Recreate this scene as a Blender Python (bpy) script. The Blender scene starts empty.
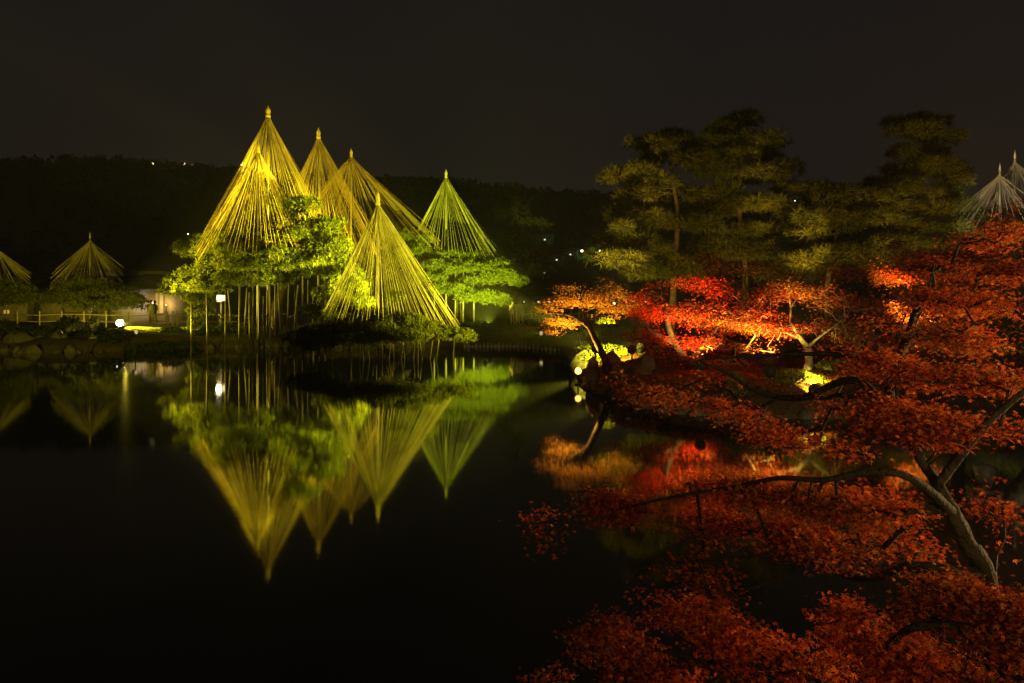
import bpy, math, random
import numpy as np
from mathutils import Vector
R = np.random.default_rng(11); random.seed(11)
F, CH, HY = 683.0, 2.6, 300.0          # focal length in pixels, eye height, horizon row
SC = bpy.context.scene; COL = SC.collection
def P(px, py, Y): return np.array([(px-512)*Y/F, Y, CH-(py-HY)*Y/F])
def m2(Y): return Y/F

# ------------------------------------------------------------- camera, sky, exposure
cam = bpy.data.objects.new('camera', bpy.data.cameras.new('camera')); COL.objects.link(cam)
cam.location = (0, 0, CH); cam.rotation_euler = (math.pi/2, 0, 0)
cam.data.sensor_width = 36; cam.data.lens = 24.01
cam.data.shift_y = (HY-341.5)/1024
cam.data.clip_start = .1; cam.data.clip_end = 5000
SC.camera = cam
w = bpy.data.worlds.new('World'); SC.world = w; w.use_nodes = True
nt = w.node_tree; bg = nt.nodes['Background']
tc = nt.nodes.new('ShaderNodeTexCoord'); sx = nt.nodes.new('ShaderNodeSeparateXYZ'); cr = nt.nodes.new('ShaderNodeValToRGB')
nt.links.new(tc.outputs['Generated'], sx.inputs[0]); nt.links.new(sx.outputs['Z'], cr.inputs[0]); nt.links.new(cr.outputs[0], bg.inputs[0])
e = cr.color_ramp.elements
e[0].position = 0.0; e[0].color = (.0185, .0135, .0112, 1)      # town glow low in the sky
e[1].position = .40; e[1].color = (.0108, .0092, .0092, 1)
bg.inputs[1].default_value = .84
SC.view_settings.view_transform = 'Standard'; SC.view_settings.look = 'None'
SC.view_settings.exposure = 0; SC.view_settings.gamma = 1
SC.cycles.use_denoising = True
SC.cycles.max_bounces = 6; SC.cycles.diffuse_bounces = 2; SC.cycles.glossy_bounces = 3; SC.cycles.transparent_max_bounces = 4
SC.cycles.volume_bounces = 0; SC.cycles.sample_clamp_indirect = 3

# ------------------------------------------------------------- materials
def newmat(name):
    m = bpy.data.materials.new(name); m.use_nodes = True
    t = m.node_tree; return m, t, t.nodes['Principled BSDF'], t.nodes['Material Output']
def ramp(t, cols, fac):
    n = t.nodes.new('ShaderNodeValToRGB'); el = n.color_ramp.elements
    while len(el) < len(cols): el.new(.5)
    for i, c in enumerate(cols): el[i].position = i/(len(cols)-1); el[i].color = (*c, 1)
    t.links.new(fac, n.inputs[0]); return n.outputs[0]
def noise(t, scale, detail=3, coord='Object'):
    c = t.nodes.new('ShaderNodeTexCoord'); n = t.nodes.new('ShaderNodeTexNoise')
    n.inputs['Scale'].default_value = scale; n.inputs['Detail'].default_value = detail
    t.links.new(c.outputs[coord], n.inputs['Vector']); return n.outputs[0]
def mat_leaf(name, cols, scale=1.2, transl=.4, rnd=.55):
    m, t, b, o = newmat(name)
    g = t.nodes.new('ShaderNodeNewGeometry'); n = noise(t, scale)
    mx = t.nodes.new('ShaderNodeMix'); mx.inputs[0].default_value = rnd
    mr = t.nodes.new('ShaderNodeMapRange'); mr.inputs[1].default_value = .3; mr.inputs[2].default_value = .7
    t.links.new(n, mr.inputs[0]); t.links.new(mr.outputs[0], mx.inputs[2]); t.links.new(g.outputs['Random Per Island'], mx.inputs[3])
    c = ramp(t, cols, mx.outputs[0])
    d = t.nodes.new('ShaderNodeBsdfDiffuse'); tr = t.nodes.new('ShaderNodeBsdfTranslucent'); ms = t.nodes.new('ShaderNodeMixShader')
    t.links.new(c, d.inputs[0]); t.links.new(c, tr.inputs[0]); ms.inputs[0].default_value = transl
    t.links.new(d.outputs[0], ms.inputs[1]); t.links.new(tr.outputs[0], ms.inputs[2]); t.links.new(ms.outputs[0], o.inputs[0])
    return m
def mat_n(name, cols, scale=3, rough=.85, bump=.0, bscale=20, detail=5):
    m, t, b, o = newmat(name)
    n = noise(t, scale, detail); mr = t.nodes.new('ShaderNodeMapRange'); mr.inputs[1].default_value = .3; mr.inputs[2].default_value = .7
    t.links.new(n, mr.inputs[0])
    t.links.new(ramp(t, cols, mr.outputs[0]), b.inputs['Base Color']); b.inputs['Roughness'].default_value = rough
    b.inputs['Specular IOR Level'].default_value = .1
    if bump:
        bp = t.nodes.new('ShaderNodeBump'); bp.inputs['Strength'].default_value = bump; bp.inputs['Distance'].default_value = .05
        t.links.new(noise(t, bscale, 5), bp.inputs['Height']); t.links.new(bp.outputs[0], b.inputs['Normal'])
    return m
def mat_emit(name, col, s, sample=False):
    m, t, b, o = newmat(name)
    b.inputs['Base Color'].default_value = (.6, .6, .6, 1)
    b.inputs['Emission Color'].default_value = (*col, 1); b.inputs['Emission Strength'].default_value = s
    if not sample: m.cycles.emission_sampling = 'NONE'
    return m
M = dict(
 pine=mat_leaf('pine_needles', [(.045,.06,.008),(.11,.125,.014),(.19,.20,.02)], 1.0, .3),
 darkpine=mat_leaf('dark_pine_needles', [(.020,.026,.008),(.055,.062,.014),(.13,.12,.025)], .9, .3, .35),
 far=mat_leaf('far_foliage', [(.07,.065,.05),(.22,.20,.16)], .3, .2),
 bush=mat_leaf('bush_leaves', [(.03,.05,.012),(.08,.10,.02)], 1.5, .25),
 azalea=mat_leaf('azalea_leaves', [(.10,.13,.02),(.30,.30,.05)], 1.5, .25),
 red=mat_leaf('red_maple_leaves', [(.15,.014,.008),(.42,.045,.012),(.60,.19,.025)], 1.4, .45, .7),
 scarlet=mat_leaf('scarlet_maple_leaves', [(.45,.012,.008),(.62,.03,.01),(.62,.11,.015)], 1.0, .45),
 deep=mat_leaf('deep_red_leaves', [(.07,.010,.006),(.24,.03,.010),(.46,.12,.02)], 1.6, .45, .7),
 orange=mat_leaf('orange_maple_leaves', [(.42,.13,.02),(.55,.27,.04),(.62,.40,.07)], 1.2, .45),
 brown=mat_leaf('rust_leaves', [(.14,.05,.015),(.26,.08,.02),(.30,.14,.03)], 1.2, .4),
 bark=mat_n('bark', [(.03,.022,.016),(.085,.062,.04)], 6, .9, .6, 30),
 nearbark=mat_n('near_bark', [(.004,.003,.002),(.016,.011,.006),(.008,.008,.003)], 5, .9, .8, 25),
 mossbark=mat_n('mossy_bark', [(.05,.04,.025),(.16,.13,.06),(.12,.13,.04)], 5, .9, .8, 25),
 pale=mat_n('pale_bark', [(.25,.22,.15),(.55,.5,.38)], 5, .9, .4, 30),
 straw=mat_n('straw_rope', [(.40,.36,.10),(.60,.54,.18)], 2, .8),
 strawdark=mat_n('golden_rope', [(.40,.28,.06),(.60,.45,.12)], 2, .8),
 pole=mat_n('weathered_pole', [(.26,.22,.15),(.50,.43,.30)], 2, .8),
 prop=mat_n('prop_wood', [(.09,.075,.05),(.26,.22,.14)], 1.5, .85),
 wood=mat_n('fence_wood', [(.30,.25,.17),(.5,.43,.3)], 4, .8),
 rock=mat_n('rock', [(.05,.045,.03),(.15,.135,.10),(.08,.10,.04)], 3, .9, .8, 9),
 shore=mat_n('shore_stone', [(.2,.18,.14),(.5,.46,.36)], 3, .9, .5, 9),
 black=mat_n('painted_metal', [(.03,.03,.03),(.06,.06,.06)], 5, .5),
 plaster=mat_n('plaster', [(.42,.38,.32),(.6,.55,.48)], 1, .9),
 roof=mat_n('roof_tiles', [(.05,.05,.055),(.10,.10,.10)], 4, .7),
 stone=mat_n('granite', [(.3,.29,.25),(.5,.48,.42)], 8, .9),
 g_white=mat_emit('lamp_glass', (1,.9,.72), 60),
 g_dim=mat_emit('dimmed_lamp_glass', (1,.8,.3), .5),  # glass dimmed so these lamps barely show; the housing has no hood
 g_orange=mat_emit('amber_lamp_glass', (1,.55,.10), 4),
 g_lan=mat_emit('lantern_glass', (1,.78,.38), 2.6),
 g_far=mat_emit('far_lamp', (1,.93,.7), 4),
 g_town=mat_emit('town_window', (1,.9,.65), 1.3),
 g_win=mat_emit('lit_window', (1,.75,.4), .9),
 g_shoji=mat_emit('lit_shoji', (1,.6,.12), .35),
)
def mat_ground():
    m, t, b, o = newmat('garden_ground')
    n1 = noise(t, .25, 6); n2 = noise(t, 7, 6)
    mr = t.nodes.new('ShaderNodeMapRange'); mr.inputs[1].default_value = .35; mr.inputs[2].default_value = .65; t.links.new(n1, mr.inputs[0])
    a = ramp(t, [(.05,.045,.02),(.10,.10,.03)], n2); c = ramp(t, [(.09,.06,.035),(.17,.10,.05)], n2)
    mx = t.nodes.new('ShaderNodeMix'); mx.data_type = 'RGBA'
    t.links.new(mr.outputs[0], mx.inputs[0]); t.links.new(a, mx.inputs[6]); t.links.new(c, mx.inputs[7]); t.links.new(mx.outputs[2], b.inputs['Base Color'])
    b.inputs['Roughness'].default_value = .95; b.inputs['Specular IOR Level'].default_value = .1
    bp = t.nodes.new('ShaderNodeBump'); bp.inputs['Strength'].default_value = .7; bp.inputs['Distance'].default_value = .08
    t.links.new(noise(t, 9, 6), bp.inputs['Height']); t.links.new(bp.outputs[0], b.inputs['Normal'])
    return m
def mat_water():
    m, t, b, o = newmat('pond_water')
    b.inputs['Base Color'].default_value = (.003,.0025,.002,1); b.inputs['Roughness'].default_value = .047
    b.inputs['IOR'].default_value = 1.45
    bp = t.nodes.new('ShaderNodeBump'); bp.inputs['Strength'].default_value = .012; bp.inputs['Distance'].default_value = .02
    c = t.nodes.new('ShaderNodeTexCoord'); mp = t.nodes.new('ShaderNodeMapping'); mp.inputs['Scale'].default_value = (1.2, 3.2, 1)
    n = t.nodes.new('ShaderNodeTexNoise'); n.inputs['Scale'].default_value = 2.2; n.inputs['Detail'].default_value = 3
    t.links.new(c.outputs['Object'], mp.inputs[0]); t.links.new(mp.outputs[0], n.inputs['Vector']); t.links.new(n.outputs[0], bp.inputs['Height'])
    t.links.new(bp.outputs[0], b.inputs['Normal']); return m

# ------------------------------------------------------------- mesh helpers
class MB:
    def __init__(s): s.V=[]; s.L=[]; s.C=[]; s.n=0
    def add(s, V, faces):
        V = np.asarray(V, float).reshape(-1,3)
        for f in faces: s.L.append(np.asarray(f)+s.n); s.C.append(np.array([len(f)]))
        s.V.append(V); s.n += len(V); return s
    def addn(s, V, faces):               # V (N,K,3), the same faces for each copy
        N, K = V.shape[:2]; off = (np.arange(N)*K+s.n)[:,None]
        k = [len(f) for f in faces]; fl = np.concatenate([np.asarray(f) for f in faces])
        s.L.append((fl[None,:]+off).ravel()); s.C.append(np.tile(np.array(k), N))
        s.V.append(V.reshape(-1,3)); s.n += N*K; return s
    def box(s, c, size, rz=0):
        c = np.array(c, float); h = np.array(size)/2
        v = np.array([[x,y,z] for x in (-1,1) for y in (-1,1) for z in (-1,1)])*h
        ca, sa = math.cos(rz), math.sin(rz); v = np.c_[v[:,0]*ca-v[:,1]*sa, v[:,0]*sa+v[:,1]*ca, v[:,2]]
        return s.add(v+c, [(0,1,3,2),(4,6,7,5),(0,4,5,1),(2,3,7,6),(0,2,6,4),(1,5,7,3)])
    def tube(s, pts, rad, n=6, jit=0, cap=True):
        pts = np.asarray(pts, float); rad = np.broadcast_to(rad, (len(pts),)); T = np.gradient(pts, axis=0)
        T /= np.linalg.norm(T, axis=1)[:,None]+1e-9
        ref = np.array([1.,0,0]) if abs(T[0][0]) < .8 else np.array([0,1.,0])
        a = np.arange(n)*2*math.pi/n; V=[]
        for p, t, r in zip(pts, T, rad):
            u = ref-t*ref.dot(t); u /= np.linalg.norm(u); ref = u; v = np.cross(t, u)
            rr = r*(1+jit*R.normal(size=n)) if jit else r*np.ones(n)
            V.append(p+(np.cos(a)*rr)[:,None]*u+(np.sin(a)*rr)[:,None]*v)
        Fc = [(i*n+j, i*n+(j+1)%n, (i+1)*n+(j+1)%n, (i+1)*n+j) for i in range(len(pts)-1) for j in range(n)]
        if cap: Fc += [tuple(range(n))[::-1], tuple((len(pts)-1)*n+j for j in range(n))]
        return s.add(np.concatenate(V), Fc)
    def segs(s, A, B, ra, rb, n=4):      # many tapered sticks at once
        A = np.asarray(A); B = np.asarray(B); d = B-A; d /= np.linalg.norm(d, axis=1)[:,None]+1e-9
        ref = np.where((abs(d[:,2])<.9)[:,None], [0,0,1.], [1.,0,0]); u = np.cross(d, ref); u /= np.linalg.norm(u,axis=1)[:,None]+1e-9; v = np.cross(d,u)
        a = np.arange(n)*2*math.pi/n
        ring = np.cos(a)[None,:,None]*u[:,None,:]+np.sin(a)[None,:,None]*v[:,None,:]
        V = np.concatenate([A[:,None]+ring*np.reshape(ra,(-1,1,1)), B[:,None]+ring*np.reshape(rb,(-1,1,1))], 1)
        return s.addn(V, [(j,(j+1)%n,n+(j+1)%n,n+j) for j in range(n)]+[tuple(range(n,2*n))])
    def lathe(s, c, prof, n=12):
        a = np.arange(n)*2*math.pi/n
        V = np.concatenate([np.c_[np.cos(a)*r, np.sin(a)*r, np.full(n,z)] for r,z in prof])+np.array(c)
        return s.add(V, [(i*n+j, i*n+(j+1)%n, (i+1)*n+(j+1)%n, (i+1)*n+j) for i in range(len(prof)-1) for j in range(n)]+[tuple(range(n))[::-1], tuple((len(prof)-1)*n+j for j in range(n))])
    def build(s, name, mat, parent=None, smooth=False, at=None):
        V = np.concatenate(s.V); L = np.concatenate(s.L).astype(np.int32); C = np.concatenate(s.C).astype(np.int32)
        if at is not None: V = V-np.asarray(at)
        me = bpy.data.meshes.new(name); me.vertices.add(len(V)); me.vertices.foreach_set('co', V.astype(np.float32).ravel())
        me.loops.add(len(L)); me.loops.foreach_set('vertex_index', L)
        me.polygons.add(len(C)); me.polygons.foreach_set('loop_start', np.r_[0, np.cumsum(C)[:-1]].astype(np.int32))
        me.update(calc_edges=True); me.materials.append(mat)
        if smooth: me.polygons.foreach_set('use_smooth', np.ones(len(C), bool))
        me.validate()
        o = bpy.data.objects.new(name, me); COL.objects.link(o)
        if parent is not None: o.parent = parent
        if at is not None and parent is None: o.location = tuple(at)
        return o
def tag(o, label=None, cat=None, group=None, kind=None):
    for k, v in (('label',label),('category',cat),('group',group),('kind',kind)):
        if v: o[k] = v
    return o
def thing(name, label, cat, loc, group=None, rz=0):
    o = bpy.data.objects.new(name, None); COL.objects.link(o); o.location = tuple(loc); o.rotation_euler = (0,0,rz)
    o.empty_display_size = .2
    return tag(o, label, cat, group)
def aim(o, d):
    o.rotation_mode = 'QUATERNION'; o.rotation_quaternion = Vector(d).to_track_quat('-Z','Y')
def spline(pts, k=6):
    p = np.asarray(pts, float); p = np.vstack([2*p[0]-p[1], p, 2*p[-1]-p[-2]]); out=[]
    for i in range(1, len(p)-2):
        for t in np.arange(k)/k:
            out.append(.5*((2*p[i])+(-p[i-1]+p[i+1])*t+(2*p[i-1]-5*p[i]+4*p[i+1]-p[i+2])*t*t+(-p[i-1]+3*p[i]-3*p[i+1]+p[i+2])*t**3))
    out.append(p[-2]); return np.array(out)
def unit(v): return v/(np.linalg.norm(v,axis=-1,keepdims=True)+1e-9)

# ------------------------------------------------------------- foliage
LOBE5 = [(0, .30), (-50, .27), (50, .27), (-102, .19), (102, .19)]
def leaves(mb, C, size, up=.8, tilt=.45, lobes=5):
    """palmate maple leaves, lying roughly flat and drooping at the tip"""
    N = len(C); n = unit(np.c_[R.normal(0,tilt,(N,2)), np.full(N,up)]+R.normal(0,.15,(N,3)))
    d = R.normal(size=(N,3)); d[:,2] -= .6; d = unit(d-n*(d*n).sum(1)[:,None]); s = np.cross(n,d)
    sz = size*R.uniform(.65,1.2,N)
    ls = LOBE5 if lobes == 5 else [(0,.5),(-62,.42),(62,.42)]
    V=[C]; faces=[]; k=1
    for a, wd in ls:
        a = math.radians(a); ln = 1.0-abs(a)*.28
        dx = math.cos(a)*d+math.sin(a)*s; px_ = -math.sin(a)*d+math.cos(a)*s
        q = sz[:,None]
        V += [C+q*(dx*ln*.45-px_*wd*.42), C+q*(dx*ln-n*.18), C+q*(dx*ln*.45+px_*wd*.42)]
        faces.append((0,k,k+1,k+2)); k += 3
    mb.addn(np.stack(V,1), faces)
def quads(mb, C, size, axis=None):
    N = len(C); n = unit(R.normal(size=(N,3))+(0 if axis is None else axis*.8)); d = unit(np.cross(n, R.normal(size=(N,3)))); s = np.cross(n,d)
    q = (size*R.uniform(.6,1.3,N))[:,None]
    mb.addn(np.stack([C-q*d*.5, C-q*s*.28, C+q*d*.5, C+q*s*.28],1), [(0,1,2,3)])
def tufts(mb, C, axis, size, k=7, width=.11):
    N = len(C); C2 = np.repeat(C,k,0); ax = np.repeat(axis,k,0)
    d = unit(ax*.75+R.normal(0,.62,(N*k,3))); sd = unit(np.cross(d, R.normal(size=(N*k,3))))
    ln = (size*R.uniform(.6,1.15,N*k))[:,None]
    mb.addn(np.stack([C2-sd*ln*width, C2+sd*ln*width, C2+d*ln],1), [(0,1,2)])
def pad_points(pads, dens, sub=.42, fill=1.15, scat=.12):
    """pads: (centre, (rx,ry,rz)); returns tuft roots, outward axes, clump centres"""
    Cs=[];As=[];K=[]
    for c, r in pads:
        r = np.asarray(r,float); area = r[0]*r[1]
        nc = max(4, int(area*3.14/(sub*sub)*fill))
        q = R.normal(size=(nc,3)); q = unit(q)*R.uniform(.25,1,(nc,1))**.5
        q[:,2] = np.abs(q[:,2])*.9-.25*R.random(nc)
        cc = np.asarray(c)+q*r*(1+scat*R.normal(size=(nc,1)))
        K.append(cc)
        nt_ = np.maximum(6, (dens*R.uniform(.6,1.3,nc)).astype(int))
        rep = np.repeat(cc, nt_, 0); u = unit(R.normal(size=(len(rep),3))+[0,0,.45]); sr = np.repeat(sub*R.uniform(.55,1.1,nc), nt_)[:,None]
        Cs.append(rep+u*sr*[1,1,.55]); As.append(unit(u+[0,0,.5]))
    return np.concatenate(Cs), np.concatenate(As), np.concatenate(K)
def grow(nodes, attr, step=.35, sag=.0, bias=.3, wob=.1):
    """join attractors to the nearest branch; returns segments with pipe-model weights"""
    P_ = [np.array(n) for n in nodes]; par = list(range(-1, len(nodes)-1)); pl = [i*.02 for i in range(len(nodes))]
    base = len(P_); A = np.asarray(attr)
    d0 = np.min(np.linalg.norm(A[:,None]-np.array(P_)[None], axis=2), 1); order = np.argsort(d0)
    buf = np.zeros((base+len(A)*14,3)); buf[:base] = P_; plb = np.zeros(len(buf)); plb[:base] = pl; n = base
    for i in order:
        a = A[i]; dd = np.linalg.norm(buf[:n]-a, axis=1); j = int(np.argmin(dd+bias*plb[:n])); L = dd[j]
        k = int(min(12, max(1, round(L/step)))); p0 = buf[j].copy(); prev = j
        for q in range(1,k+1):
            t = q/k; p = p0+(a-p0)*t+np.array([0,0,1])*sag*L*math.sin(math.pi*t)
            if q < k: p = p+R.normal(0,wob*L/k,3)
            buf[n] = p; plb[n] = plb[prev]+L/k; par.append(prev); prev = n; n += 1
    wgt = np.zeros(n)+.0; ch = np.zeros(n,int)
    for i in range(base,n): ch[par[i]] += 1
    wgt[base:][ch[base:]==0] = 1
    for i in range(n-1,base-1,-1): wgt[par[i]] += wgt[i]
    idx = np.arange(base,n); pr = np.array(par)[idx]
    return buf[:n], idx, pr, wgt
def twigs(mb, nodes, attr, r0=.008, p=.45, **k):
    B, i, pr, wg = grow(nodes, attr, **k)
    rc = r0*np.maximum(wg,1)**p; rp = np.minimum(rc[pr], rc[i]*1.5)
    mb.segs(B[pr], B[i], rp, rc[i], 5 if len(i)<6000 else 4); return B
def ell(c, r, n, lo=.0):
    q = unit(R.normal(size=(n,3)))*(lo+(1-lo)*R.random((n,1)))**(1/2.2); return np.asarray(c)+q*np.asarray(r)

def pine(name, label, trunk, rad, pads, dens=26, size=.24, sub=.42, mat='pine', group=None, k=7, att=3, bark='bark', cat='pine tree', width=.11, fill=1.15, scat=.12):
    t = thing(name, label, cat, trunk[0], group); o = np.asarray(trunk[0])
    tr = spline(trunk, 8); mb = MB(); rr = np.interp(np.linspace(0,1,len(tr)), np.linspace(0,1,len(rad)), rad)
    mb.tube(tr, rr, 9, .06)
    Cs, As, K = pad_points(pads, dens, sub, fill, scat)
    at_ = np.concatenate([np.vstack([np.asarray(c)-[0,0,r[2]*.3], ell(np.asarray(c)-[0,0,r[2]*.2], np.array(r)*[.8,.8,.3], att)]) for c,r in pads])
    twigs(mb, tr[len(tr)//4:], at_, .018, .5, step=.4, sag=-.05, bias=.25, wob=.18)
    mb.build('trunk', M[bark], t, True, at=o)
    mb = MB(); tufts(mb, Cs, As, size, k, width); mb.build('crown', M[mat], t, at=o)
    return t
def pp(px, py, Y, rx, ry, rd=None):
    """a foliage pad from its place and half-sizes in the photo"""
    s = m2(Y); return (P(px,py,Y), (rx*s, rd if rd else max(.5, rx*s*.7), ry*s))

# ------------------------------------------------------------- ground, water, hills
# pond outline in plan: (px, Y)
PO = [(x_,y_) for x_,y_ in [(-60,46),(-42,38),(-30,35.2),(-26.6,35),(-24,33.6),(-21,34),(-19.6,34.6),(-16.9,36),(-14.5,37.2),(-12,37.6),(-8,36.8),(-5,37),(-2.9,38),
   (.4,38),(2.4,35),(2.9,29),(2.6,24),(2.3,20.6),(2.9,17.8),(3.6,16),(5.0,15.1),(7,15.0),(8.4,15.5),(10,14.6),(12.2,12.6),(12.4,9.5),(10,8.0),(7.6,7.0),(5.2,5.9),(3.7,4.9),
   (3.0,3.9),(1.9,2.6),(0,1.7),(-5,1.2),(-14,1.0),(-24,1.5),(-40,5),(-60,15),(-80,30)]]
PO = spline(PO+[PO[0]], 4)[:-1]
def sdist(X, Y):
    A = PO; B = np.roll(PO,-1,0); p = np.stack([X,Y],-1); best = np.full(X.shape, 1e9); ins = np.zeros(X.shape,bool)
    for a,b in zip(A,B):
        ab = b-a; t = np.clip(((p-a)@ab)/(ab@ab+1e-12),0,1); best = np.minimum(best, np.linalg.norm(p-a-t[...,None]*ab,axis=-1))
        c = (a[1]>Y)!=(b[1]>Y)
        with np.errstate(divide='ignore',invalid='ignore'): xi = (b[0]-a[0])*(Y-a[1])/(b[1]-a[1]+1e-12)+a[0]
        ins ^= c&(X<xi)
    return np.where(ins,-best,best)
def gz(X, Y):
    X = np.asarray(X,float); Y = np.asarray(Y,float); s = sdist(X,Y)
    h = np.where(s<0, np.maximum(-1.2, s*.9)-.05, .05+.75*(1-np.exp(-np.maximum(s,0)/.9)))
    n = .05*np.sin(X*1.9+Y*.7)*np.cos(Y*2.3-X*.4)+.04*np.sin(X*5.1)*np.sin(Y*4.3)
    up = np.clip((s-3)/25,0,1)*.25
    far = np.clip((Y-60)/60,0,1)
    return h+np.where(s>0.1,(n*np.clip(s,0,1)+up)*(1-far),0)
def g0(x,y): return float(gz(np.array([x]),np.array([y]))[0])
def axisv(a,b,dx,wide):
    c = np.arange(a,b,dx); l=[]; q=a; st=dx
    while q>-wide: st*=1.22; q-=st; l.append(q)
    r=[]; q=c[-1]; st=dx
    while q<wide: st*=1.22; q+=st; r.append(q)
    return np.r_[l[::-1],c,r]
xs = axisv(-32,20,.26,800); ys = axisv(-2,48,.26,800)
GX,GY = np.meshgrid(xs,ys); GZ = gz(GX,GY); nx,ny = len(xs),len(ys)
mb = MB(); mb.V.append(np.stack([GX,GY,GZ],-1).reshape(-1,3)); mb.n = nx*ny
I,J = np.meshgrid(np.arange(nx-1),np.arange(ny-1)); b0 = (J*nx+I).ravel()
mb.L.append(np.stack([b0,b0+1,b0+1+nx,b0+nx],1).ravel()); mb.C.append(np.full(len(b0),4))
tag(mb.build('ground', mat_ground(), smooth=True), 'dark garden ground with moss, lawn and fallen leaves round the pond', kind='structure')
mb = MB().add([(-90,.5,0),(20,.5,0),(20,50,0),(-90,50,0)], [(0,1,2,3)])
tag(mb.build('pond_water', mat_water()), 'still black pond mirroring the lit trees', kind='structure')

RP = [(-900,178),(0,173),(60,172),(125,168),(180,172),(240,177),(320,183),(400,188),(450,190),(500,195),(560,201),(600,203),(680,205),(800,210),(1100,222),(2000,235)]
def hz(X,Y):
    X = np.asarray(X,float); Y = np.asarray(Y,float)
    px = 512+F*X/620; r = (HY-np.interp(px,[a for a,b in RP],[b for a,b in RP])-4)*620/F+2.6
    s = np.clip((Y-120)/500,0,1); s = s*s*(3-2*s)
    return r*s+.4*s*(np.sin(X*.05)*6+np.sin(X*.017+Y*.02)*9)*(1-s)+.3*s*np.sin(X*.11)*2 - .3*(s<=0)
hx = np.linspace(-1000,1200,180); hy = np.r_[np.linspace(118,660,50), np.linspace(690,900,6)]
GX,GY = np.meshgrid(hx,hy); GZ = hz(GX,GY)
mb = MB(); mb.V.append(np.stack([GX,GY,GZ],-1).reshape(-1,3)); nx,ny=len(hx),len(hy); mb.n=nx*ny
I,J = np.meshgrid(np.arange(nx-1),np.arange(ny-1)); b0=(J*nx+I).ravel()
mb.L.append(np.stack([b0,b0+1,b0+1+nx,b0+nx],1).ravel()); mb.C.append(np.full(len(b0),4))
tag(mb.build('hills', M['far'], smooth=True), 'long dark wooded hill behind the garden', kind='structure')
# the wood covering the hill
N = 5200; tx = R.uniform(-620,560,N); ty = np.where(R.random(N)<.45, R.uniform(585,650,N), R.uniform(200,600,N)); tz = hz(tx,ty)
hgt = R.uniform(5,11,N)*np.clip(ty/600,.5,1); C = np.repeat(np.c_[tx,ty,tz],14,0); hh = np.repeat(hgt,14)
off = unit(R.normal(size=(len(C),3)))*R.random((len(C),1))**.4; C = C+np.c_[off[:,0]*hh*.42, off[:,1]*hh*.42, hh*.5+off[:,2]*hh*.5]
mb = MB(); quads(mb, C, 4.2, off)
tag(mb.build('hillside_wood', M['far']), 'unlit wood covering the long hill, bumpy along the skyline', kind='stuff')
def hill_hit(px,py):
    for Y in np.arange(125,640,1.5):
        p = P(px,py,Y)
        if hz(p[0],Y) >= p[2]: return np.array([p[0],Y,float(hz(p[0],Y))])
    p = P(px,py,620); return np.array([p[0],620,float(hz(p[0],620))])

# haze: the night air that lifts the hill towards the sky's glow
mb = MB().box((60,0,98),(2700,2700,204.0))
hzo = mb.build('haze', bpy.data.materials.new('night_air')); tag(hzo, 'faint night haze over the garden and hill', kind='stuff')
hm = hzo.data.materials[0]; hm.use_nodes = True; t_ = hm.node_tree; t_.nodes.remove(t_.nodes['Principled BSDF'])
pv = t_.nodes.new('ShaderNodeVolumePrincipled'); pv.inputs['Color'].default_value=(.92,.92,.92,1); pv.inputs['Density'].default_value=.0004
t_.links.new(pv.outputs[0], t_.nodes['Material Output'].inputs['Volume'])

# ------------------------------------------------------------- lamps
def floodlight(px, py, Y, target, power, col, size=50, label='', glass='g_dim', rad=.12, face=None, pos=None, blend=.6, h=.28):
    p = P(px,py,Y) if pos is None else np.array(pos, float)
    gzv = max(g0(p[0],p[1]), 0.0); tg = np.asarray(target,float)
    p[2] = max(p[2], gzv+h)
    t = thing('floodlight', label, 'floodlight', (p[0],p[1],gzv), 'floodlights set out round the pond')
    d = unit(tg-p) if face is None else unit(np.asarray(face,float))
    MB().segs([(0,0,-.1)],[(0,0,max(.05,p[2]-gzv-.12))],[.025],[.025],6).box((0,0,.02),(.2,.2,.04)).build('stand', M['black'], t)
    hd = MB(); hd.lathe((0,0,0),[(.06,.16),(.10,.14),(rad*1.15,-.0),(rad*1.2,-.05),(rad*1.08,-.05),(rad*1.05,-.02)],14)
    ho = hd.build('housing', M['black'], t); ho.location = tuple(p-[p[0],p[1],gzv]); aim(ho, d)
    go = MB().lathe((0,0,0),[(rad*.98,-.035),(rad*.9,-.052),(rad*.3,-.06)],14).build('glass', M[glass], t); go.location = ho.location; aim(go, d)
    ld = bpy.data.lights.new('flood_beam','SPOT'); ld.energy = power; ld.color = col; ld.spot_size = math.radians(size); ld.spot_blend = blend; ld.shadow_soft_size = .08
    lo = bpy.data.objects.new('beam', ld); COL.objects.link(lo); lo.parent = t; dd = unit(tg-p); lo.location = tuple(p-[p[0],p[1],gzv]+d*.12); aim(lo, dd)
    return t
YEL=(1,.80,.04); GRN=(.62,.95,.06); AMB=(1,.46,.07); WRM=(1,.60,.08); GOLD=(1,.79,.04); RED=(1,.56,.12)
floodlight(120,323,41, P(194,245,40), 13000, YEL, 18, 'dazzling white floodlight on the far lawn left of the big pine', 'g_white', rad=.2, face=(.35,-1,.1))
floodlight(124,324,41.6, P(170,331,39.5), 14000, (1,.78,.06), 70, 'added low lamp brightening the lawn beside the dazzling floodlight')  # extra lamp added to brighten the lawn strip
floodlight(578,371,21, P(585,300,20.5), 2600, (1,.56,.08), 95, 'glaring amber floodlight at the water edge below the leaning orange maple', 'g_orange', rad=.105, face=(.05,-1,.12))
floodlight(0,0,0, P(276,205,40), 20000, GOLD, 40, 'floodlight on the left shore aimed at the tallest rope cones', pos=(-20.9,33.7,1.2))
floodlight(0,0,0, P(314,240,38), 150000, (.95,.90,.05), 26, 'floodlight on the far right shore aimed into the heart of the big pine', pos=(3.3,33.2,1.3))
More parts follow.
